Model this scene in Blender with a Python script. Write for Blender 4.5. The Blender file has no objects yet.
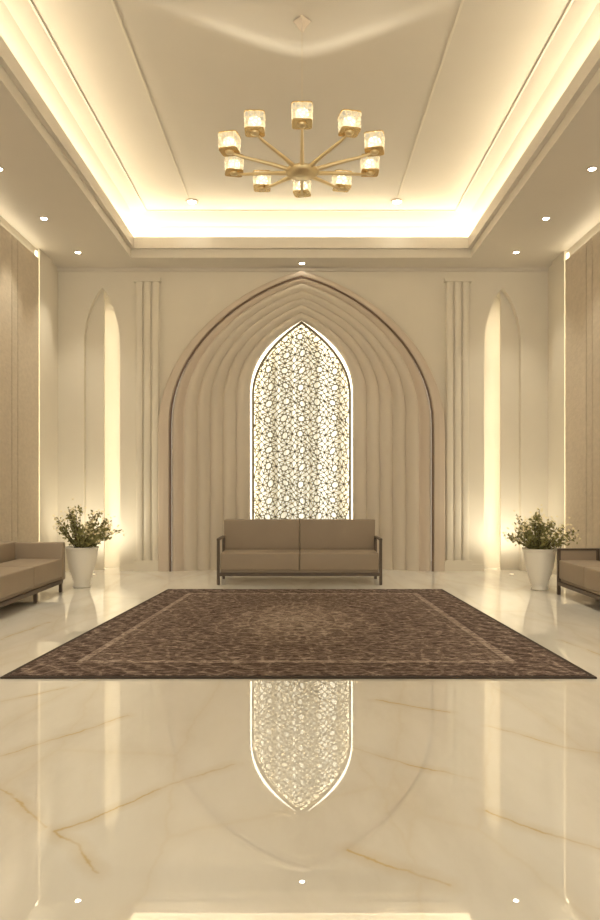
import bpy, bmesh, math, random
from mathutils import Vector, Matrix
random.seed(7)
F=700.0; CX=301.0; HY=490.0; CH=1.2; K=1.04
def U(x,d): return (x-CX)/F*d
def V(y,d): return CH+(HY-y)/F*d
D=10.0*K; H=CH+3.17*K; HU=CH+3.85*K
XL=U(58,D); XR=U(548,D); YF=-1.6
scene=bpy.context.scene
scene.view_settings.view_transform='Standard'
col=scene.collection

def lin(c):
    r=[]
    for v in c:
        v=v/255.0
        r.append(v/12.92 if v<=0.04045 else ((v+0.055)/1.055)**2.4)
    return (r[0],r[1],r[2],1.0)

# ---------------- materials
def mat(name,c,rough=0.6,metal=0.0,bump=0.0,bscale=30,var=0.0,vscale=3,emis=None,es=0,stretch=None,ior=None,sheen=0):
    m=bpy.data.materials.new(name); m.use_nodes=True
    nt=m.node_tree; b=nt.nodes['Principled BSDF']
    b.inputs['Base Color'].default_value=lin(c)
    b.inputs['Roughness'].default_value=rough
    b.inputs['Metallic'].default_value=metal
    if ior: b.inputs['IOR'].default_value=ior
    if sheen: b.inputs['Sheen Weight'].default_value=sheen
    tc=nt.nodes.new('ShaderNodeTexCoord'); mp=nt.nodes.new('ShaderNodeMapping')
    nt.links.new(tc.outputs['Object'],mp.inputs['Vector'])
    if stretch: mp.inputs['Scale'].default_value=stretch
    n=nt.nodes.new('ShaderNodeTexNoise'); n.inputs['Scale'].default_value=vscale
    nt.links.new(mp.outputs[0],n.inputs['Vector'])
    mix=nt.nodes.new('ShaderNodeMix'); mix.data_type='RGBA'
    c2=lin(c)
    mix.inputs[6].default_value=tuple(v*(1-var) for v in c2[:3])+(1,)
    mix.inputs[7].default_value=tuple(min(1,v*(1+var)) for v in c2[:3])+(1,)
    nt.links.new(n.outputs['Fac'],mix.inputs[0]); nt.links.new(mix.outputs[2],b.inputs['Base Color'])
    if bump:
        n2=nt.nodes.new('ShaderNodeTexNoise'); n2.inputs['Scale'].default_value=bscale; n2.inputs['Detail'].default_value=5
        nt.links.new(mp.outputs[0],n2.inputs['Vector'])
        bp=nt.nodes.new('ShaderNodeBump'); bp.inputs['Strength'].default_value=bump; bp.inputs['Distance'].default_value=0.01
        nt.links.new(n2.outputs['Fac'],bp.inputs['Height']); nt.links.new(bp.outputs[0],b.inputs['Normal'])
    if emis:
        b.inputs['Emission Color'].default_value=emis+(1,) if len(emis)==3 else emis
        b.inputs['Emission Strength'].default_value=es
    return m
WARM=(1.0,0.915,0.70)
M_wall=mat('cream_plaster',(225,217,202),0.7,bump=0.05,bscale=60,var=0.03)
M_ceil=mat('ceiling_plaster',(216,208,195),0.6,var=0.02)
M_rib=mat('rib_plaster',(214,203,187),0.6,bump=0.04,bscale=50,var=0.02)
M_frame=mat('rosy_taupe_plaster',(208,193,176),0.6,bump=0.05,bscale=50,var=0.03)
M_groove=mat('bronze_inlay',(116,94,76),0.6)
M_tex=mat('textured_panel',(208,194,174),0.85,bump=0.7,bscale=22,var=0.12,vscale=14,stretch=(1,1,1.6))
M_sofa=mat('taupe_leather',(160,144,125),0.5,bump=0.08,bscale=80,var=0.06)
M_wood=mat('walnut_wood',(92,78,66),0.45,var=0.2,vscale=8,stretch=(1,1,8))
M_pot=mat('white_ceramic',(244,238,226),0.35,var=0.02)
M_soil=mat('soil',(60,45,30),0.9,bump=0.5,var=0.3,vscale=30)
M_stem=mat('stem_bark',(92,76,50),0.8,var=0.2)
M_leaf=mat('leaf',(138,134,82),0.45,var=0.5,vscale=9)
M_flower=mat('flower',(240,226,180),0.6,var=0.1)
M_gold=mat('brushed_brass',(232,212,168),0.28,metal=0.75,var=0.06,vscale=20)
M_rim=mat('polished_gold_trim',(226,196,138),0.25,metal=0.8,var=0.06,vscale=20)
M_lat=mat('lattice_metal',(144,136,116),0.5,metal=0.0,var=0.1)
M_led=mat('led_diffuser',(255,240,210),0.5,emis=WARM,es=20)
M_led2=mat('led_line',(255,240,210),0.5,emis=(1,.88,.6),es=3)
M_led3=mat('led_niche',(255,240,210),0.5,emis=WARM,es=9)
M_led4=mat('led_wash',(255,240,210),0.5,emis=WARM,es=9)
M_halo=mat('led_halo',(255,240,210),0.5,emis=(1,.93,.74),es=3.2)
M_soft=mat('uplight_lens',(255,240,210),0.5,emis=(1,.92,.72),es=1.2)
M_disc=mat('downlight_lens',(255,245,225),0.5,emis=(1,.93,.78),es=25)

# ---------------- mesh helpers
def newobj(name,verts,faces,m=None,parent=None,smooth=False):
    me=bpy.data.meshes.new(name); me.from_pydata([tuple(v) for v in verts],[],faces); me.update()
    bm=bmesh.new(); bm.from_mesh(me); bmesh.ops.recalc_face_normals(bm,faces=bm.faces); bm.to_mesh(me); bm.free()
    o=bpy.data.objects.new(name,me); col.objects.link(o)
    if m: me.materials.append(m)
    if parent: o.parent=parent
    if smooth:
        for p in me.polygons: p.use_smooth=True
    return o
def tag(o,label,cat,kind=None,group=None):
    o['label']=label; o['category']=cat
    if kind: o['kind']=kind
    if group: o['group']=group
    return o
def empty(name,loc,rz=0):
    e=bpy.data.objects.new(name,None); e.empty_display_size=0.1; e.location=loc; e.rotation_euler=(0,0,rz); col.objects.link(e); return e
class MB:
    def __init__(s): s.v=[]; s.f=[]
    def box(s,x0,x1,y0,y1,z0,z1):
        b=len(s.v)
        s.v+=[(x0,y0,z0),(x1,y0,z0),(x1,y1,z0),(x0,y1,z0),(x0,y0,z1),(x1,y0,z1),(x1,y1,z1),(x0,y1,z1)]
        s.f+=[(b,b+3,b+2,b+1),(b+4,b+5,b+6,b+7),(b,b+1,b+5,b+4),(b+1,b+2,b+6,b+5),(b+2,b+3,b+7,b+6),(b+3,b,b+4,b+7)]
    def quad(s,a,b_,c,d):
        b=len(s.v); s.v+=[a,b_,c,d]; s.f.append((b,b+1,b+2,b+3))
    def strip(s,rows,closed=False):
        b=len(s.v); n=len(rows[0])
        for r in rows: s.v+=list(r)
        for i in range(len(rows)-1):
            for j in range(n if closed else n-1):
                k=(j+1)%n
                s.f.append((b+i*n+j,b+i*n+k,b+(i+1)*n+k,b+(i+1)*n+j))
    def obj(s,name,m=None,parent=None,smooth=False): return newobj(name,s.v,s.f,m,parent,smooth)
def box(name,x0,x1,y0,y1,z0,z1,m,parent=None,bev=0,seg=3):
    b=MB(); b.box(x0,x1,y0,y1,z0,z1); o=b.obj(name,m,parent)
    if bev:
        bm=bmesh.new(); bm.from_mesh(o.data)
        bmesh.ops.bevel(bm,geom=list(bm.edges),offset=bev,segments=seg,profile=0.5,affect='EDGES')
        bm.to_mesh(o.data); bm.free()
        if bev>0.012:
            for p in o.data.polygons: p.use_smooth=True
    return o
def lathe(name,prof,m,parent=None,n=32,smooth=True,loc=(0,0,0),cap=True):
    b=MB(); rows=[]
    for r,z in prof:
        rows.append([(loc[0]+r*math.cos(2*math.pi*i/n),loc[1]+r*math.sin(2*math.pi*i/n),loc[2]+z) for i in range(n)])
    b.strip(rows,closed=True)
    if cap:
        b.f.append(tuple(range(n))); k=(len(prof)-1)*n; b.f.append(tuple(range(k,k+n)))
    return b.obj(name,m,parent,smooth)
def tube_rows(pts,r0,r1,n=6):
    rows=[]
    for i,p in enumerate(pts):
        p=Vector(p); q=Vector(pts[min(i+1,len(pts)-1)]); o=Vector(pts[max(i-1,0)])
        t=(q-o).normalized(); a=t.cross(Vector((0.1,0.9,0.3))).normalized(); c=t.cross(a)
        r=r0+(r1-r0)*i/(len(pts)-1)
        rows.append([tuple(p+a*r*math.cos(2*math.pi*k/n)+c*r*math.sin(2*math.pi*k/n)) for k in range(n)])
    return rows
def archpx(xl,ys,ya,slope,cx=301.5,k=0.55,n=20,kb=0.40):
    w=cx-xl; rise=ys-ya
    P=[(w,ys),(w,ys-k*rise),(kb*w,ya+slope*kb*w),(0,ya)]
    R=[]
    for i in range(n+1):
        t=i/n; a=(1-t)**3; b=3*t*(1-t)**2; c=3*t*t*(1-t); e=t**3
        R.append((a*P[0][0]+b*P[1][0]+c*P[2][0]+e*P[3][0], a*P[0][1]+b*P[1][1]+c*P[2][1]+e*P[3][1]))
    left=[(cx-x,y) for x,y in R]; right=[(cx+x,y) for x,y in reversed(R[:-1])]
    return left+right
def outline(px,d,bottom=0.0,dd=None):
    pts=[(U(x,d),V(y,d)) for x,y in px]
    yy=d if dd is None else dd
    return [(pts[0][0],yy,bottom)]+[(x,yy,z) for x,z in pts]+[(pts[-1][0],yy,bottom)]

# ---------------- room shell
fl=newobj('floor',[(XL-.3,YF,0),(XR+.3,YF,0),(XR+.3,11.8,0),(XL-.3,11.8,0)],[(0,1,2,3)])
tag(fl,'polished cream marble floor with golden veins','floor','structure')
m=bpy.data.materials.new('polished_marble'); m.use_nodes=True; nt=m.node_tree; N=nt.nodes; L=nt.links
b=N['Principled BSDF']; b.inputs['Roughness'].default_value=0.0; b.inputs['IOR'].default_value=3.0
tc=N.new('ShaderNodeTexCoord')
def noise(scale,det=4,vec=None,rough=0.5,ntx=None):
    t=(ntx or nt).nodes.new('ShaderNodeTexNoise'); t.inputs['Scale'].default_value=scale; t.inputs['Detail'].default_value=det; t.inputs['Roughness'].default_value=rough
    (ntx or nt).links.new(vec,t.inputs['Vector']); return t
def ramp(inp,stops,ntx=None):
    r=(ntx or nt).nodes.new('ShaderNodeValToRGB'); e=r.color_ramp.elements
    while len(e)<len(stops): e.new(0.5)
    for i,(p,c) in enumerate(stops):
        e[i].position=p; e[i].color=c if len(c)==4 else tuple(c)+(1,)
    (ntx or nt).links.new(inp,r.inputs[0]); return r
def M_(op,a,b_=None,c=None,clamp=False):
    n=N.new('ShaderNodeMath'); n.operation=op; n.use_clamp=clamp
    for i,v in enumerate((a,b_,c)):
        if v is None: continue
        if isinstance(v,(int,float)): n.inputs[i].default_value=v
        else: L.new(v,n.inputs[i])
    return n.outputs[0]
nz=noise(2.2,6,tc.outputs['Object'],.62)
vm=N.new('ShaderNodeVectorMath'); vm.operation='MULTIPLY_ADD'
L.new(nz.outputs['Color'],vm.inputs[0]); vm.inputs[1].default_value=(0.15,0.15,0.0); L.new(tc.outputs['Object'],vm.inputs[2])
mp=N.new('ShaderNodeMapping'); mp.inputs['Rotation'].default_value=(0,0,0.75); mp.inputs['Scale'].default_value=(1.0,0.32,1)
L.new(vm.outputs[0],mp.inputs['Vector'])
W=(1,1,1,1);BK=(0,0,0,1)
def fp(p):
    d=840.0/(p[1]-490.0); return ((p[0]-301.0)/700*d+.075,d+.075)
veins=[[(-30,766),(60,738),(125,716)],[(-20,778),(22,806),(42,828)],[(50,833),(75,845),(97,872)],[(50,833),(110,812),(170,785),(238,764)],
 [(345,848),(385,862),(445,884)],[(352,748),(410,766),(470,778)],[(485,812),(540,830),(620,852)],[(490,726),(560,745),(620,756)],[(0,702),(60,688)],[(375,700),(450,712)],[(0,640),(50,622)],[(560,640),(600,655)]]
best=None
sp=N.new('ShaderNodeSeparateXYZ'); L.new(vm.outputs[0],sp.inputs[0]); px_,py_=sp.outputs[0],sp.outputs[1]
for pl in veins:
    for a,c_ in zip(pl[:-1],pl[1:]):
        ax,ay=fp(a); bx,by=fp(c_); dx,dy=bx-ax,by-ay; l2=dx*dx+dy*dy
        rx=M_('SUBTRACT',px_,ax); ry=M_('SUBTRACT',py_,ay)
        t=M_('ADD',M_('MULTIPLY',rx,dx/l2),M_('MULTIPLY',ry,dy/l2),clamp=True)
        ex=M_('SUBTRACT',rx,M_('MULTIPLY',t,dx)); ey=M_('SUBTRACT',ry,M_('MULTIPLY',t,dy))
        d2=M_('ADD',M_('MULTIPLY',ex,ex),M_('MULTIPLY',ey,ey))
        best=d2 if best is None else M_('MINIMUM',best,d2)
dist=M_('SQRT',best)
v1=ramp(dist,[(0.0,(.85,.85,.85,1)),(0.003,(.7,.7,.7,1)),(0.009,(.28,.28,.28,1)),(0.06,BK)])
vmod=ramp(noise(5,3,tc.outputs['Object']).outputs['Fac'],[(0.3,(.2,.2,.2,1)),(0.6,(.95,.95,.95,1))])
va=M_('MULTIPLY',v1.outputs[0],vmod.outputs[0])
vo=N.new('ShaderNodeTexVoronoi'); vo.feature='DISTANCE_TO_EDGE'; vo.inputs['Scale'].default_value=1.6; L.new(mp.outputs[0],vo.inputs['Vector'])
vein=ramp(vo.outputs['Distance'],[(0.0,(.14,.14,.14,1)),(0.015,(.06,.06,.06,1)),(0.08,BK)])
tv=M_('MAXIMUM',va,vein.outputs[0])
base=ramp(noise(1.1,7,mp.outputs[0],.6).outputs['Fac'],[(0.32,lin((214,208,196))),(0.5,lin((234,230,221))),(0.68,lin((243,240,233)))])
mx=N.new('ShaderNodeMix'); mx.data_type='RGBA'; L.new(tv,mx.inputs[0]); L.new(base.outputs[0],mx.inputs[6]); mx.inputs[7].default_value=lin((202,172,104))
L.new(mx.outputs[2],b.inputs['Base Color'])
fl.data.materials.append(m)

# back wall with arched openings
AX=[(158,430,270.5,.24),(169.5,425,276,.25),(171.4,424,277.6,.25),(184,418,283,.27),(197,412,290,.30),(210,407,297,.34),(223,402,304,.39),(236,397,311.5,.48),(250,393,319.5,.62)]
AD=[D+q for q in (-.08,-.08,-.06,-.02,.06,.14,.22,.30,.38)]
DW=D+.41
op_main=[(U(x,D),V(y,D)) for x,y in archpx(161,428,273,.24)]
op_l=[(U(x,D),V(y,D)) for x,y in archpx(84,345,288,.85,cx=102,k=.5)]
op_r=[(U(x,D),V(y,D)) for x,y in archpx(484,345,288,.85,cx=502.5,k=.5)]
wb=MB(); x=XL
for op in (op_l,op_main,op_r):
    wb.quad((x,D,0),(op[0][0],D,0),(op[0][0],D,H),(x,D,H))
    for (a,za),(c,zc) in zip(op[:-1],op[1:]):
        wb.quad((a,D,za),(c,D,zc),(c,D,H),(a,D,H))
    x=op[-1][0]
wb.quad((x,D,0),(XR,D,0),(XR,D,H),(x,D,H))
tag(wb.obj('wall_back',M_wall),'cream plaster wall with arched recesses','wall','structure')
w=MB(); w.box(XL-.1,XL,YF,D,0,H+.0); tag(w.obj('wall_left',M_wall),'cream plaster side wall','wall','structure')
w=MB(); w.box(XR,XR+.1,YF,D,0,H+.0); tag(w.obj('wall_right',M_wall),'cream plaster side wall','wall','structure')

# ceiling with tray
def rect(hx,yf,yb,z):
    hx*=K; yb*=K
    return [(-hx,yf,z),(hx,yf,z),(hx,yb,z),(-hx,yb,z)]
c=MB()
o=2.32*K;of=.95;ob=9.55*K
c.quad((XL,YF,H),(-o,YF,H),(-o,D,H),(XL,D,H)); c.quad((o,YF,H),(XR,YF,H),(XR,D,H),(o,D,H))
c.quad((-o,YF,H),(o,YF,H),(o,of,H),(-o,of,H)); c.quad((-o,ob,H),(o,ob,H),(o,D,H),(-o,D,H))
rows=[rect(2.32,.95,9.55,H),rect(2.32,.95,9.55,H+.12),rect(2.27,1.0,9.50,H+.12),rect(2.27,1.0,9.50,H+.275),
 rect(2.60,.6,9.88,H+.275),rect(2.60,.6,9.88,H+.34),rect(2.54,.66,9.84,H+.42),rect(2.42,.8,9.78,H+.54),rect(2.30,.95,9.70,H+.63),rect(2.14,1.1,9.64,HU-.015),rect(2.12,1.12,9.62,HU-.015),rect(2.12,1.12,9.62,HU)]
c.strip(rows,closed=True)
r=rows[-1]; c.quad(*r)
tag(c.obj('ceiling',M_ceil),'cream plaster tray ceiling with stepped cove moulding','ceiling','structure')
xa_,xb_=U(187,9.07*K),U(397,9.23*K)
p=box('trim_1',xa_,xb_,1.4,9.12*K,HU-.02,HU-.0005,M_ceil); tag(p,'shallow raised ceiling panel','trim','structure')
for i,xx in enumerate((xa_,xb_)):
    p=box('trim_%d'%(2+i),xx-.01,xx+.01,1.4,9.14*K,HU-.03,HU-.0005,M_wall); tag(p,'thin plaster ceiling bead','trim','structure')
def ledbox(name,x0,x1,y0,y1,z0,z1,m,label):
    return tag(box(name,x0,x1,y0,y1,z0,z1,m),label,'led light',group='led light strips')
zl=H+.277
for a in [(-2.56,-2.50,.9,9.7),(2.50,2.56,.9,9.7),(-2.44,2.44,.66,.72),(-2.44,2.44,9.77,9.83)]:
    y0,y1=(a[2]*K,a[3]*K) if a[3]>1 else (a[2],a[3])
    ledbox('led_light_strip',a[0]*K,a[1]*K,y0,y1,zl,zl+.02,M_led,'warm white cove light strip on the ceiling ledge')

# ---------------- arch surround ribs
def rib(name,i,m,prof,ntrim):
    a=archpx(*AX[i]); c_=archpx(*AX[i+1]); rows=[]
    for t,dz in prof:
        px=[(p[0]*(1-t)+q[0]*t,p[1]*(1-t)+q[1]*t) for p,q in zip(a,c_)]
        d=AD[i]
        rows.append(outline(px,d,0,d+dz))
    b=MB(); b.strip(rows); o=b.obj('trim_%d'%ntrim,m,smooth=False)
    tag(o,name,'trim','structure'); return o
rib('rosy taupe outer pointed arch frame',0,M_frame,[(0,.08),(0,0.0),(.1,-.02),(.5,-.025),(.9,-.02),(1,.0),(1,.02)],4)
rib('dark bronze inlay line following the arch',1,M_groove,[(0,.0),(0,-.012),(1,-.012),(1,.02)],5)
for i in range(2,len(AX)-1):
    g=AD[i+1]-AD[i]
    mm=M_frame if i==2 else M_rib
    prof=[(0,0.03 if i==2 else 0),(.06,-.012),(.18,-.020),(.36,-.018),(.55,-.006),(.72,.014),(.86,.040),(.96,.07),(1,g+.01)]
    o=rib('nested pointed arch moulding stepping inward',i,mm,prof,4+i)
    for p_ in o.data.polygons: p_.use_smooth=True
sill=V(524,DW-.02)
x0=U(246,DW);x1=U(357,DW)
tag(box('wall_niche',x0,x1,DW-.02,DW+.3,0,sill,M_rib),'cream plaster wall below the arched window','wall','structure')

# ---------------- window
win=empty('window_1',(0,DW,sill)); tag(win,'tall pointed arch window with backlit geometric lattice screen','window','structure')
def wchild(o):
    o.parent=win; o.matrix_parent_inverse=Matrix.Translation((0,-DW,-sill)); return o
kw=dict(k=.42,kb=.5)
wo=archpx(250.5,394,319.5,.68,**kw); wi=archpx(252,394.5,321.5,.68,**kw); wi2=archpx(254,395,324,.68,**kw)
b=MB(); b.strip([outline(archpx(246,394,315,.68,**kw),DW,sill,DW+.05),outline(wo,DW,sill,DW-.02),outline(wi,DW,sill,DW-.02),outline(wi,DW,sill,DW+.04)])
wchild(b.obj('light_surround',M_halo))
b=MB(); b.strip([outline(wi,DW,sill,DW+.04),outline(wi,DW,sill,DW-.035),outline(wi2,DW,sill,DW-.035),outline(wi2,DW,sill,DW+.04)])
b.box(U(252,DW),U(351,DW),DW-.035,DW+.04,sill,sill+.05)
wchild(b.obj('window_frame',mat('window_frame_metal',(126,114,90),.5,var=.1)))
pts=outline(archpx(246,380,316,.68),DW+.1,sill-.1,DW+.1)
pan=newobj('backlit_panel',pts,[tuple(range(len(pts)))])
wchild(pan)
m=bpy.data.materials.new('backlit_sheer'); m.use_nodes=True; nt=m.node_tree; N=nt.nodes; L=nt.links
bs=N['Principled BSDF']; bs.inputs['Base Color'].default_value=lin((240,232,210))
tc=N.new('ShaderNodeTexCoord'); mp=N.new('ShaderNodeMapping'); mp.inputs['Scale'].default_value=(11,1,0.06); L.new(tc.outputs['Object'],mp.inputs['Vector'])
nz=noise(1.0,3,mp.outputs[0]); r=ramp(nz.outputs['Fac'],[(0.40,(.34,.31,.23,1)),(0.5,(.62,.58,.45,1)),(0.60,(1,.95,.77,1))])
L.new(r.outputs[0],bs.inputs['Emission Color']); bs.inputs['Emission Strength'].default_value=1.45
pan.data.materials.append(m)
# lattice
cxw=U(301.5,DW); prof=[(U(x,DW)-cxw,V(y,DW)) for x,y in archpx(253,395,323,.68,n=30,**kw)][30:]
wid=prof[-1][0]
def halfw(z):
    if z<prof[-1][1]: return wid
    for (xa,za),(xb,zb) in zip(prof[:-1],prof[1:]):
        if zb<=z<=za: 
            t=(za-z)/(za-zb+1e-9); return xa+(xb-xa)*t
    return -1
def inside(p): return p[1]>sill and abs(p[0])<=halfw(p[1])
segs=[]
s=2*wid/6.0
nz_=int((V(320,DW)-sill)/s)+2
def warp(p):
    x,z=p
    return (x+.09*s*math.sin(z*8.3+x*5)+.03*s*math.sin(z*21),z+.09*s*math.sin(x*10.7+z*4.1)+.03*s*math.sin(x*25))
for i in range(-5,6):
    for j in range(nz_):
        cx=i*s; cz=sill+(j+.5)*s
        Vt=[(cx+math.cos(k*math.pi/4)*s*.5,cz+math.sin(k*math.pi/4)*s*.5) for k in range(8)]
        for k in range(8): segs.append((Vt[k],Vt[(k+3)%8]))
        for k in (1,3,5,7):
            cc=(cx+math.copysign(.5*s,math.cos(k*math.pi/4)),cz+math.copysign(.5*s,math.sin(k*math.pi/4)))
            segs.append((Vt[k],cc))
            a=Vt[k]; segs.append((a,Vt[(k+1)%8])); segs.append((a,Vt[(k-1)%8]))
b=MB(); tw=.0056
for a,c_ in segs:
    n=4
    for q in range(n):
        p0=warp((a[0]+(c_[0]-a[0])*q/n,a[1]+(c_[1]-a[1])*q/n)); p1=warp((a[0]+(c_[0]-a[0])*(q+1)/n,a[1]+(c_[1]-a[1])*(q+1)/n))
        if inside(p0) and inside(p1):
            dx,dz=p1[0]-p0[0],p1[1]-p0[1]; l=math.hypot(dx,dz); nx,nz2=-dz/l*tw,dx/l*tw
            k=len(b.v)
            for yy in (DW-.02,DW):
                b.v+=[(cxw+p0[0]+nx,yy,p0[1]+nz2),(cxw+p1[0]+nx,yy,p1[1]+nz2),(cxw+p1[0]-nx,yy,p1[1]-nz2),(cxw+p0[0]-nx,yy,p0[1]-nz2)]
            b.f+=[(k,k+1,k+2,k+3),(k+7,k+6,k+5,k+4),(k,k+4,k+5,k+1),(k+3,k+2,k+6,k+7)]
wchild(b.obj('lattice_screen',M_lat))

# ---------------- side niches
tn=20
def niche(op,fin_left):
    global tn
    b=MB(); dep=.40
    ol=[(op[0][0],0)]+op+[(op[-1][0],0)]
    b.strip([[(x,D,z) for x,z in ol],[(x,D+dep,z) for x,z in ol]])
    k=len(b.v); b.v+=[(x,D+dep,z) for x,z in ol]; b.f.append(tuple(range(k,k+len(ol))))
    tn+=1; tag(b.obj('trim_%d'%tn,M_wall),'arched wall recess glowing with warm light','trim','structure')
    n=len(op)//2
    half=op[:n+1] if fin_left else op[n:]
    pl=[(half[0][0],0)]+half+[(half[-1][0],0)]
    y0,y1=D+.10,D+.14
    k=len(pl); v=[(x,y0,z) for x,z in pl]+[(x,y1,z) for x,z in pl]
    f=[tuple(range(k)),tuple(range(2*k-1,k-1,-1))]+[(i,(i+1)%k,k+(i+1)%k,k+i) for i in range(k)]
    tn+=1; tag(newobj('trim_%d'%tn,v,f,M_wall),'half arch plaster fin panel inside the recess','trim','structure')
    ax=half[-1][0] if fin_left else half[0][0]
    sgn=-1 if fin_left else 1
    ledbox('led_light_strip',min(ax+sgn*.015,ax+sgn*.04),max(ax+sgn*.015,ax+sgn*.04),y1+.005,y1+.03,.0,max(z for x,z in op)-.25,M_led3,'vertical warm light strip inside the arched wall recess')
    ux=(op[0][0]+op[-1][0])/2
    e=empty('floor_uplight',(ux,D-.45,0)); tag(e,'small round floor uplight in front of the wall recess','light',group='floor uplights')
    lathe('housing',[(.035,0),(.035,.004),(.030,.005)],M_pot,e,20)
    lathe('lens',[(.028,.005),(.028,.006)],M_soft,e,20)
    ld=bpy.data.lights.new('uplight_lamp','SPOT'); ld.energy=40; ld.color=WARM; ld.spot_size=2.6; ld.spot_blend=1; ld.shadow_soft_size=.15
    lo=bpy.data.objects.new('lamp',ld); lo.location=(0,0,.18); lo.rotation_euler=(math.pi-.35,0,0); lo.parent=e; col.objects.link(lo)
niche(op_l,True); niche(op_r,False)

# ---------------- pilasters
for (a,c_) in ((136,160),(445,469)):
    x0,x1=U(a,D),U(c_,D); zt=V(283,D)
    b=MB(); n=3; wd=(x1-x0)/n
    b_pts=[(x0,D),(x0,D-.03)]
    for i in range(n):
        for t in range(0,11):
            an=math.pi*t/10; b_pts.append((x0+wd*(i+.5)-wd*.43*math.cos(an),D-.03-.042*math.sin(an)**.5))
    b_pts+=[(x1,D-.03),(x1,D)]
    b.strip([[(x,y,.16) for x,y in b_pts],[(x,y,zt) for x,y in b_pts]])
    b.box(x0-.02,x1+.02,D-.085,D,zt,zt+.06)
    b.box(x0-.02,x1+.02,D-.085,D,0,.16)
    tn+=1; tag(b.obj('trim_%d'%tn,M_wall),'fluted cream pilaster with plain cap and plinth','pilaster','structure')
b=MB()
for a,c_ in ((58,84),(120,136),(469,484),(521,548)):
    b.box(U(a,D)+.0,U(c_,D),D-.03,D,0,.1)
tag(b.obj('baseboard_back',M_wall),'cream skirting board','baseboard','structure')
b=MB(); b.box(XL+.0,XR,D-.03,D,H-.05,H); tn+=1; tag(b.obj('trim_%d'%tn,M_ceil),'slim cornice along the wall top','trim','structure')

# side wall panels
for side,X,sg,dl in (('left',XL,1,9.17*K),('right',XR,-1,9.25*K)):
    tn+=1
    b=MB(); ys=[dl-.06,dl-.75,dl-.77,dl-.93,dl-.95,dl-2.4,dl-2.45,dl-4.6,dl-4.65,dl-8]
    for q in range(0,len(ys),2):
        b.box(min(X,X+sg*.06),max(X,X+sg*.06),ys[q+1],ys[q],.1,H-.16)
    tag(b.obj('trim_%d'%tn,M_tex),'rough textured beige wall panels with narrow grooves','wall panel','structure')
    tn+=1
    b=MB(); b.box(min(X,X+sg*.04),max(X,X+sg*.04),dl+.03,dl+.5,0,H); tag(b.obj('trim_%d'%tn,M_wall),'smooth plaster wall pier','wall panel','structure')
    ledbox('led_light_strip',min(X,X+sg*.02),max(X,X+sg*.02),dl-.04,dl+.01,.0,H-.05,M_led2,'vertical warm light strip between wall panels')
    ledbox('led_light_strip',min(X,X+sg*.02),max(X,X+sg*.02),3,dl-.1,H-.16,H-.145,M_led4,'warm wall washing light strip on the panel top')
    b=MB(); b.box(min(X+sg*.0,X+sg*.07),max(X+sg*.0,X+sg*.07),YF,dl-.06,0,.1); tag(b.obj('baseboard_'+side,M_wall),'cream skirting board','baseboard','structure')

# ---------------- downlights
def downlight(x,y,z,e=60,sc=1.0):
    o=empty('recessed_downlight',(x,y,z)); o.scale=(sc,sc,sc); tag(o,'small round recessed ceiling downlight, lit','downlight',group='recessed ceiling downlights')
    b=MB(); n=24
    b.strip([[(r*math.cos(2*math.pi*i/n),r*math.sin(2*math.pi*i/n),zz) for i in range(n)] for r,zz in ((.055,0),(.053,-.010),(.04,-.010),(.036,-.006))],closed=True)
    b.obj('bezel',M_frame,o,True)
    lathe('lens',[(.037,-.008),(.030,-.013),(.015,-.016)],M_disc,o,20)
    ld=bpy.data.lights.new('spot','SPOT'); ld.energy=e; ld.color=(1,.92,.74); ld.spot_size=math.radians(80); ld.spot_blend=.9; ld.shadow_soft_size=.04
    lo=bpy.data.objects.new('lamp',ld); lo.location=(0,0,-.03); lo.parent=o; col.objects.link(lo)
h=H-CH
for px,py in ((44,218),(78,252),(302,263),(546,218),(516,252)):
    d=h*F/(HY-py); downlight(U(px,d),d,H,70)
for yy in (6.9,5.6,4.3,3.0,1.7):
    for xx in (-2.98,2.87): downlight(xx*K,yy*K,H,85)
for px,py in ((192,204),(397,204)):
    d=(HU-CH)*F/(HY-py)-.1; downlight(U(px,d),d,HU,8,1.6)

# ---------------- rug
rn=(U(0,840/189.),U(597,840/189.),840/189.); rf=(U(168,8.4),U(442,8.4),8.4)
rug=empty('area_rug',((rn[0]+rn[1])/2,(rn[2]+rf[2])/2,0)); tag(rug,'large distressed brown patterned rug on the marble floor','rug')
def rugmesh(name,ins,z0,z1,m):
    Wd=3.6; Ln=rf[2]-rn[2]
    def P(u,v):
        xn=rn[0]+(rn[1]-rn[0])*u; xf=rf[0]+(rf[1]-rf[0])*u
        return (xn+(xf-xn)*v-rug.location.x, rn[2]+Ln*v-rug.location.y)
    iu=ins/Wd; iv=ins/Ln
    cs=[(iu,iv),(1-iu,iv),(1-iu,1-iv),(iu,1-iv)]
    v=[P(*c)+(z0,) for c in cs]+[P(*c)+(z1,) for c in cs]
    o=newobj(name,v,[(3,2,1,0),(4,5,6,7),(0,1,5,4),(1,2,6,5),(2,3,7,6),(3,0,4,7)],m,rug)
    uv=o.data.uv_layers.new(name='UVMap')
    for lp in o.data.loops:
        c=cs[lp.vertex_index%4]; uv.data[lp.index].uv=(c[0],c[1])
    return o
M_bind=mat('rug_binding',(62,50,42),0.9,bump=.3,bscale=120,var=.15,vscale=40)
rugmesh('binding',0,0.0005,.012,M_bind)
m=bpy.data.materials.new('rug_pile'); m.use_nodes=True; nt=m.node_tree; N=nt.nodes; L=nt.links
bs=N['Principled BSDF']; bs.inputs['Roughness'].default_value=.95; bs.inputs['Specular IOR Level'].default_value=.1
uvn=N.new('ShaderNodeTexCoord'); sx=N.new('ShaderNodeSeparateXYZ'); L.new(uvn.outputs['UV'],sx.inputs[0])
u=M_('MULTIPLY',sx.outputs[0],3.6); v=M_('MULTIPLY',sx.outputs[1],3.96)
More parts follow.
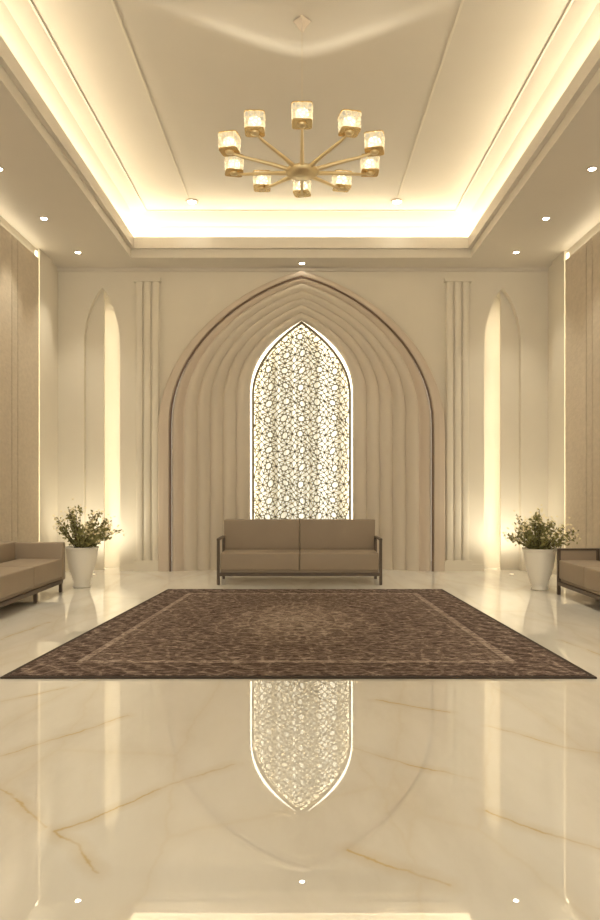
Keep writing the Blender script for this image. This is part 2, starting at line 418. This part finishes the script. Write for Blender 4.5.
du=M_('MINIMUM',u,M_('SUBTRACT',3.6,u)); dv=M_('MINIMUM',v,M_('SUBTRACT',3.96,v)); dd=M_('MINIMUM',du,dv)
def band(a,b_): return M_('MULTIPLY',M_('GREATER_THAN',dd,a),M_('LESS_THAN',dd,b_))
line=M_('ADD',band(.36,.42),M_('ADD',M_('MULTIPLY',band(.10,.125),.5),M_('MULTIPLY',band(.48,.50),.5)))
cmb=N.new('ShaderNodeCombineXYZ'); L.new(M_('MULTIPLY',u,11),cmb.inputs[0]); L.new(M_('MULTIPLY',v,30),cmb.inputs[1])
n1=noise(1.0,6,cmb.outputs[0],.9); n2=noise(3.2,3,cmb.outputs[0],.6)
vc=N.new('ShaderNodeTexVoronoi'); vc.feature='DISTANCE_TO_EDGE'; vc.inputs['Scale'].default_value=1.0
cm2=N.new('ShaderNodeCombineXYZ'); L.new(M_('MULTIPLY',M_('ABSOLUTE',M_('SUBTRACT',u,1.8)),8),cm2.inputs[0]); L.new(M_('MULTIPLY',M_('ABSOLUTE',M_('SUBTRACT',v,1.98)),9),cm2.inputs[1]); L.new(cm2.outputs[0],vc.inputs['Vector'])
cell=M_('MULTIPLY',M_('LESS_THAN',vc.outputs['Distance'],.07),.09)
n3=noise(2.5,3,cm2.outputs[0],.5)
st=M_('ADD',M_('ADD',M_('MULTIPLY',n1.outputs['Fac'],1.5),M_('MULTIPLY',n2.outputs['Fac'],.35)),M_('MULTIPLY',M_('SUBTRACT',n3.outputs['Fac'],.5),.3))
st=M_('SUBTRACT',st,.30)
ru=M_('DIVIDE',M_('SUBTRACT',u,1.8),.80); rv=M_('DIVIDE',M_('SUBTRACT',v,1.98),1.2)
rad=M_('SQRT',M_('ADD',M_('MULTIPLY',ru,ru),M_('MULTIPLY',rv,rv)))
ang=M_('ARCTAN2',ru,rv); radm=M_('ADD',rad,M_('MULTIPLY',M_('COSINE',M_('MULTIPLY',ang,8)),.05))
med=M_('ADD',M_('MULTIPLY',M_('SUBTRACT',1.0,radm,clamp=True),.16),M_('MULTIPLY',M_('MULTIPLY',M_('LESS_THAN',radm,1.0),M_('SINE',M_('MULTIPLY',radm,24))),.025))
bordp=M_('MULTIPLY',M_('LESS_THAN',dd,.36),M_('SUBTRACT',M_('MULTIPLY',M_('SINE',M_('MULTIPLY',M_('ADD',u,v),30)),.04),.03))
tot=M_('ADD',M_('ADD',st,M_('MULTIPLY',line,.13)),M_('ADD',M_('ADD',med,bordp),cell))
rr=ramp(tot,[(0.43,lin((58,47,45))),(0.58,lin((94,78,72))),(0.72,lin((130,113,104))),(0.92,lin((192,176,162)))])
L.new(rr.outputs[0],bs.inputs['Base Color'])
bp=N.new('ShaderNodeBump'); bp.inputs['Strength'].default_value=.2; bp.inputs['Distance'].default_value=.01; L.new(st,bp.inputs['Height']); L.new(bp.outputs[0],bs.inputs['Normal'])
rugmesh('pile',.035,.010,.016,m)

# ---------------- sofas
def sofa(name,loc,rz,Wd,Dp,label,seats=2,back=.80,seat=.40,arm=.585,uph=False,panel=False):
    e=empty(name,loc,rz); tag(e,label,'sofa')
    hw=Wd/2; hd=Dp/2   # front is -Y
    fw=.036
    if uph:
        for sy in (-1,1):
            for xx in (-hw+.05,0.08,hw-.06):
                ya=sy*(hd-.05); box('leg',xx-.018,xx+.018,ya-.018,ya+.018,0,.14,M_wood,e,.004,1)
        box('armrest',hw-.11,hw,-hd+.01,hd-.02,.14,arm,M_sofa,e,.02,3)
    for sx_ in (-1,1):
        xa=sx_*(hw-fw/2)
        if not uph:
            for sy in (-1,1):
                ya=sy*(hd-fw/2)
                if sy>0: ya-=.16
                box('leg',xa-fw/2,xa+fw/2,ya-fw/2,ya+fw/2,0,arm-.022,M_wood,e,.004,1)
            b=MB(); b.box(xa-fw/2-.002,xa+fw/2+.002,-hd,hd-.16,arm-.022,arm)
            b.obj('armrest',M_wood,e)
            if panel: box('side_panel',xa-.014,xa+.014,-hd+fw,hd-fw-.16,.15,arm-.022,M_sofa,e,.004,1)
    l_=-hw+(0.0 if uph else fw); r_=hw-(.11 if uph else fw)
    ring=[[(xx,yy) for xx,yy in ((l_,-hd+.005),(r_,-hd+.005),(r_,hd-.005),(l_,hd-.005))],[(xx,yy) for xx,yy in ((l_+.03,-hd+.04),(r_-.03,-hd+.04),(r_-.03,hd-.04),(l_+.03,hd-.04))]]
    rw=[[(x,y,.11) for x,y in ring[0]],[(x,y,.15) for x,y in ring[0]],[(x,y,.15) for x,y in ring[1]],[(x,y,.11) for x,y in ring[1]],[(x,y,.11) for x,y in ring[0]]]
    b=MB(); b.strip(rw,closed=True); b.obj('base_rail',M_wood,e)
    box('seat_deck',l_+.005,r_-.005,-hd+.03,hd-.03,.15,.185,M_sofa,e,.008,2)
    l_+=.004; r_-=.004; cw=(r_-l_)/seats
    bl,br=(l_,r_) if uph else (-hw+.02,hw-.02); bw=(br-bl)/seats
    for i in range(seats):
        x0=l_+cw*i; x1=bl+bw*i
        box('seat_cushion',x0+.001,x0+cw-.001,-hd+.01,hd-.20,.185,seat,M_sofa,e,.015,3)
        box('back_cushion',x1+.001,x1+bw-.001,hd-.16,hd-.01,.187,back,M_sofa,e,.015,3)
    return e
sofa('sofa',(U(299.5,8.84),9.24,0),0,2.09,.80,'taupe leather two-seat sofa with dark wood frame beneath the arched window')
sofa('sofa',(-3.14,7.38,0),math.pi/2,1.84,.72,'low taupe upholstered settee with short dark legs against the textured wall',2,.60,.40,.585,True)
sofa('sofa',(XR-.41,7.30,0),-math.pi/2,1.50,.64,'low taupe leather settee with dark wood frame beside the potted shrub',2,.56,.40,.53,panel=True)

# ---------------- plants
def plant(x,y,seed,w,hh,label):
    rnd=random.Random(seed)
    e=empty('potted_shrub',(x,y,0)); tag(e,label,'potted plant')
    lathe('pot',[(.085,0),(.102,.006),(.102,.025),(.088,.042),(.104,.09),(.136,.18),(.162,.28),(.179,.37),(.187,.45),(.192,.475),(.200,.48),(.201,.5),(.182,.5),(.170,.44),(.15,.40)],M_pot,e,40)
    lathe('soil',[(.158,.435),(.158,.445)],M_soil,e,24)
    st=MB(); lf=MB(); flw=MB()
    for i in range(40):
        a=rnd.uniform(0,2*math.pi); r=w*math.sqrt(rnd.random()); hz=hh*(1-.5*(r/w)**2)*rnd.uniform(.6,1.05)
        p=[]
        for t in (0,.3,.6,.8,1):
            rr_=.04+r*t**1.1
            p.append((rr_*math.cos(a)+rnd.uniform(-.012,.012),rr_*math.sin(a)+rnd.uniform(-.012,.012),.44+hz*t))
        st.strip(tube_rows(p,.006,.002,5),closed=True)
        for q in range(46):
            t=rnd.uniform(.15,1.0); k=t*4; i0=min(3,int(k)); ff=k-i0
            A=Vector(p[i0]);B=Vector(p[i0+1]); c0=A.lerp(B,ff)
            dr=Vector((rnd.gauss(0,1),rnd.gauss(0,1),rnd.gauss(.25,.8))).normalized()
            ln=rnd.uniform(.03,.055); sd=dr.cross(Vector((rnd.gauss(0,1),rnd.gauss(0,1),rnd.gauss(0,1)))).normalized()*ln*.3
            nn=dr.cross(sd).normalized()*ln*.1
            c0=c0+Vector((rnd.gauss(0,.02),rnd.gauss(0,.02),rnd.gauss(0,.015)))
            k=len(lf.v); m1=c0+dr*ln*.5
            lf.v+=[tuple(c0),tuple(m1+sd+nn),tuple(c0+dr*ln),tuple(m1-sd+nn),tuple(c0+dr*ln*.5)]
            lf.f+=[(k,k+1,k+4),(k+1,k+2,k+4),(k,k+4,k+3),(k+4,k+2,k+3)]
        for q in range(6):
            c0=Vector(p[-1])+Vector((rnd.gauss(0,.035),rnd.gauss(0,.035),rnd.gauss(0,.035)))
            for j in range(5):
                an=j*2*math.pi/5; d1=Vector((math.cos(an),math.sin(an)*.6-.3,math.sin(an)*.8)).normalized()*.014
                d2=Vector((math.cos(an+.6),math.sin(an+.6)*.6-.3,math.sin(an+.6)*.8)).normalized()*.012
                k=len(flw.v); flw.v+=[tuple(c0),tuple(c0+d1),tuple(c0+d2*1.3)]; flw.f.append((k,k+1,k+2))
    st.obj('stems',M_stem,e); lf.obj('foliage',M_leaf,e); flw.obj('blossoms',M_flower,e)
plant(U(82,8.64),8.64,3,.43,.56,'white ceramic pot with a leafy flowering shrub in the niche corner')
plant(U(539.5,8.42),8.42,5,.37,.53,'white ceramic pot with a leafy shrub beside the wooden-framed settee')

# ---------------- chandelier
cy=5.70*K; cxx=U(302,cy); chz=CH+2.59*K
HC=(HU-.02-chz)/K
ch=empty('chandelier',(cxx,cy,chz)); tag(ch,'brass sputnik chandelier with ten glowing glass shades','chandelier'); ch.scale=(K,K,K)
lathe('hub',[(.02,-.04),(.10,-.032),(.135,-.01),(.135,.01),(.08,.035),(.02,.045)],M_gold,ch,36)
lathe('suspension_wire',[(.001,.04),(.001,HC-.05)],M_gold,ch,8)
lathe('canopy',[(.008,-.10),(.045,-.05),(.075,-.015),(.05,.0)],M_frame,ch,4,False,loc=(0,0,HC-.0005))
M_shade=bpy.data.materials.new('crystal_glass'); M_shade.use_nodes=True; nt=M_shade.node_tree; N=nt.nodes; L=nt.links
bs=N['Principled BSDF']; bs.inputs['Base Color'].default_value=lin((214,200,168)); bs.inputs['Roughness'].default_value=.06
out=[n for n in N if n.type=='OUTPUT_MATERIAL'][0]
tc=N.new('ShaderNodeTexCoord'); vv=N.new('ShaderNodeTexVoronoi'); vv.feature='DISTANCE_TO_EDGE'; vv.inputs['Scale'].default_value=24; L.new(tc.outputs['Object'],vv.inputs['Vector'])
r=ramp(vv.outputs['Distance'],[(0.0,(.1,.1,.1,1)),(0.09,(.3,.3,.3,1)),(0.22,(.75,.75,.75,1))])
re_=ramp(vv.outputs['Distance'],[(0.0,(.26,.21,.12,1)),(0.10,(.72,.62,.40,1)),(0.2,(1,.95,.76,1))])
L.new(re_.outputs[0],bs.inputs['Emission Color']); bs.inputs['Emission Strength'].default_value=.85
tr=N.new('ShaderNodeBsdfTransparent'); tr.inputs[0].default_value=(1,.98,.93,1)
ms=N.new('ShaderNodeMixShader'); L.new(r.outputs[0],ms.inputs[0]); L.new(bs.outputs[0],ms.inputs[1]); L.new(tr.outputs[0],ms.inputs[2]); L.new(ms.outputs[0],out.inputs[0])
M_core=mat('bulb_glow',(255,240,200),.4,emis=(1,.92,.70),es=2.4)
R=.6
def rs(a,p=5): return 1/((abs(math.cos(a))**p+abs(math.sin(a))**p)**(1/p))
def shade_mesh():
    b=MB(); rows=[]; n=48
    for j in range(13):
        t=j/12; z=-.060+.118*t; rb=.069+.005*t+.006*abs(math.sin(t*math.pi*3))
        row=[]
        for i in range(n):
            a=2*math.pi*i/n
            rr_=rb*rs(a,6)*(.93+.09*abs(math.sin(a*6)))
            row.append((rr_*math.cos(a),rr_*math.sin(a),z))
        rows.append(row)
    b.strip(rows,closed=True)
    return b
shm=None
for k in range(10):
    a=-math.pi/2+k*2*math.pi/10
    ax,ay=math.cos(a),math.sin(a)
    p=[(ax*.08,ay*.08,0),(ax*.25,ay*.25,.025),(ax*.5,ay*.5,.05),(ax*R,ay*R,.07)]
    b=MB(); b.strip(tube_rows(p,.020,.008,8),closed=True)
    arm=b.obj('arm',M_gold,ch,True)
    cup=lathe('socket_cup',[(.012,-.085),(.03,-.078),(.035,-.068),(.035,-.06)],M_gold,ch,28)
    cup.location=(ax*R,ay*R,.14)
    if shm is None:
        so=shade_mesh().obj('lamp_shade',M_shade,ch); shm=so.data
        def ringmesh(za,zb,r0,r1):
            b=MB(); n=48; rw=[]
            for rr0,z in ((r0,za),(r1,za),(r1,zb),(r0,zb)):
                rw.append([(rr0*rs(2*math.pi*i/n,6)*math.cos(2*math.pi*i/n),rr0*rs(2*math.pi*i/n,6)*math.sin(2*math.pi*i/n),z) for i in range(n)])
            rw.append(rw[0]); b.strip(rw,closed=True); return b
        rim=ringmesh(.056,.063,.069,.078).obj('shade_rim',M_rim,ch); rm=rim.data
        rim2=ringmesh(-.066,-.059,.03,.074).obj('shade_base',M_rim,ch); rm2=rim2.data
        core=lathe('bulb',[(.030,-.058),(.044,-.05),(.048,-.03),(.048,.02),(.040,.034),(.018,.040)],M_core,ch,16); cm_=core.data
    else:
        so=bpy.data.objects.new('lamp_shade',shm); rim=bpy.data.objects.new('shade_rim',rm); rim2=bpy.data.objects.new('shade_base',rm2); core=bpy.data.objects.new('bulb',cm_)
        for q in (so,rim,rim2,core): col.objects.link(q); q.parent=ch
    for q in (so,rim,rim2,core):
        q.location=(ax*R,ay*R,.14); q.rotation_euler=(0,0,math.pi/2*round(a/(math.pi/2))+.25*math.sin(k*2.1))
# added lamp without a fixture; its node mask paints a soft ceiling chevron
ld=bpy.data.lights.new('uplight','SPOT'); ld.energy=38; ld.color=(1,.93,.76); ld.spot_size=math.radians(150); ld.spot_blend=.3; ld.shadow_soft_size=.01
ld.use_nodes=True; nt=ld.node_tree; N=nt.nodes; L=nt.links
em=[n for n in N if n.type=='EMISSION'][0]
tc=N.new('ShaderNodeTexCoord'); sp=N.new('ShaderNodeSeparateXYZ'); L.new(tc.outputs['Normal'],sp.inputs[0])
hl=HC-.2
tx=M_('MULTIPLY',M_('DIVIDE',sp.outputs[0],sp.outputs[2]),hl); ty=M_('MULTIPLY',M_('DIVIDE',sp.outputs[1],sp.outputs[2]),hl)
ax_=M_('SQRT',M_('ADD',M_('MULTIPLY',tx,tx),.03))
y0=M_('SUBTRACT',.52,M_('MULTIPLY',ax_,.60))
tt=M_('ADD',M_('MULTIPLY',M_('SUBTRACT',y0,ty),.5),.3)
r=ramp(tt,[(.24,BK),(.31,W),(.38,(.35,.35,.35,1)),(.65,BK)])
fx=ramp(M_('MULTIPLY',ax_,.5),[(.1,(.8,.8,.8,1)),(.35,W),(.75,BK)])
L.new(M_('MULTIPLY',r.outputs[0],fx.outputs[0]),em.inputs['Strength'])
lo=bpy.data.objects.new('uplight',ld); lo.location=(0,0,.2); lo.rotation_euler=(math.pi,0,0); lo.parent=ch; col.objects.link(lo)

# ---------------- world, camera
wd=bpy.data.worlds.new('world'); scene.world=wd; wd.use_nodes=True
wd.node_tree.nodes['Background'].inputs[0].default_value=(1.0,.925,.76,1); wd.node_tree.nodes['Background'].inputs[1].default_value=1.85
cam=bpy.data.cameras.new('camera'); co=bpy.data.objects.new('camera',cam); col.objects.link(co)
co.location=(0,0,CH); co.rotation_euler=(math.pi/2,0,0)
cam.sensor_fit='VERTICAL'; cam.sensor_height=36; cam.sensor_width=36; cam.lens=36*F/920
cam.shift_y=(HY-460)/920; cam.shift_x=-(CX-300)/920; cam.clip_start=.05
scene.camera=co
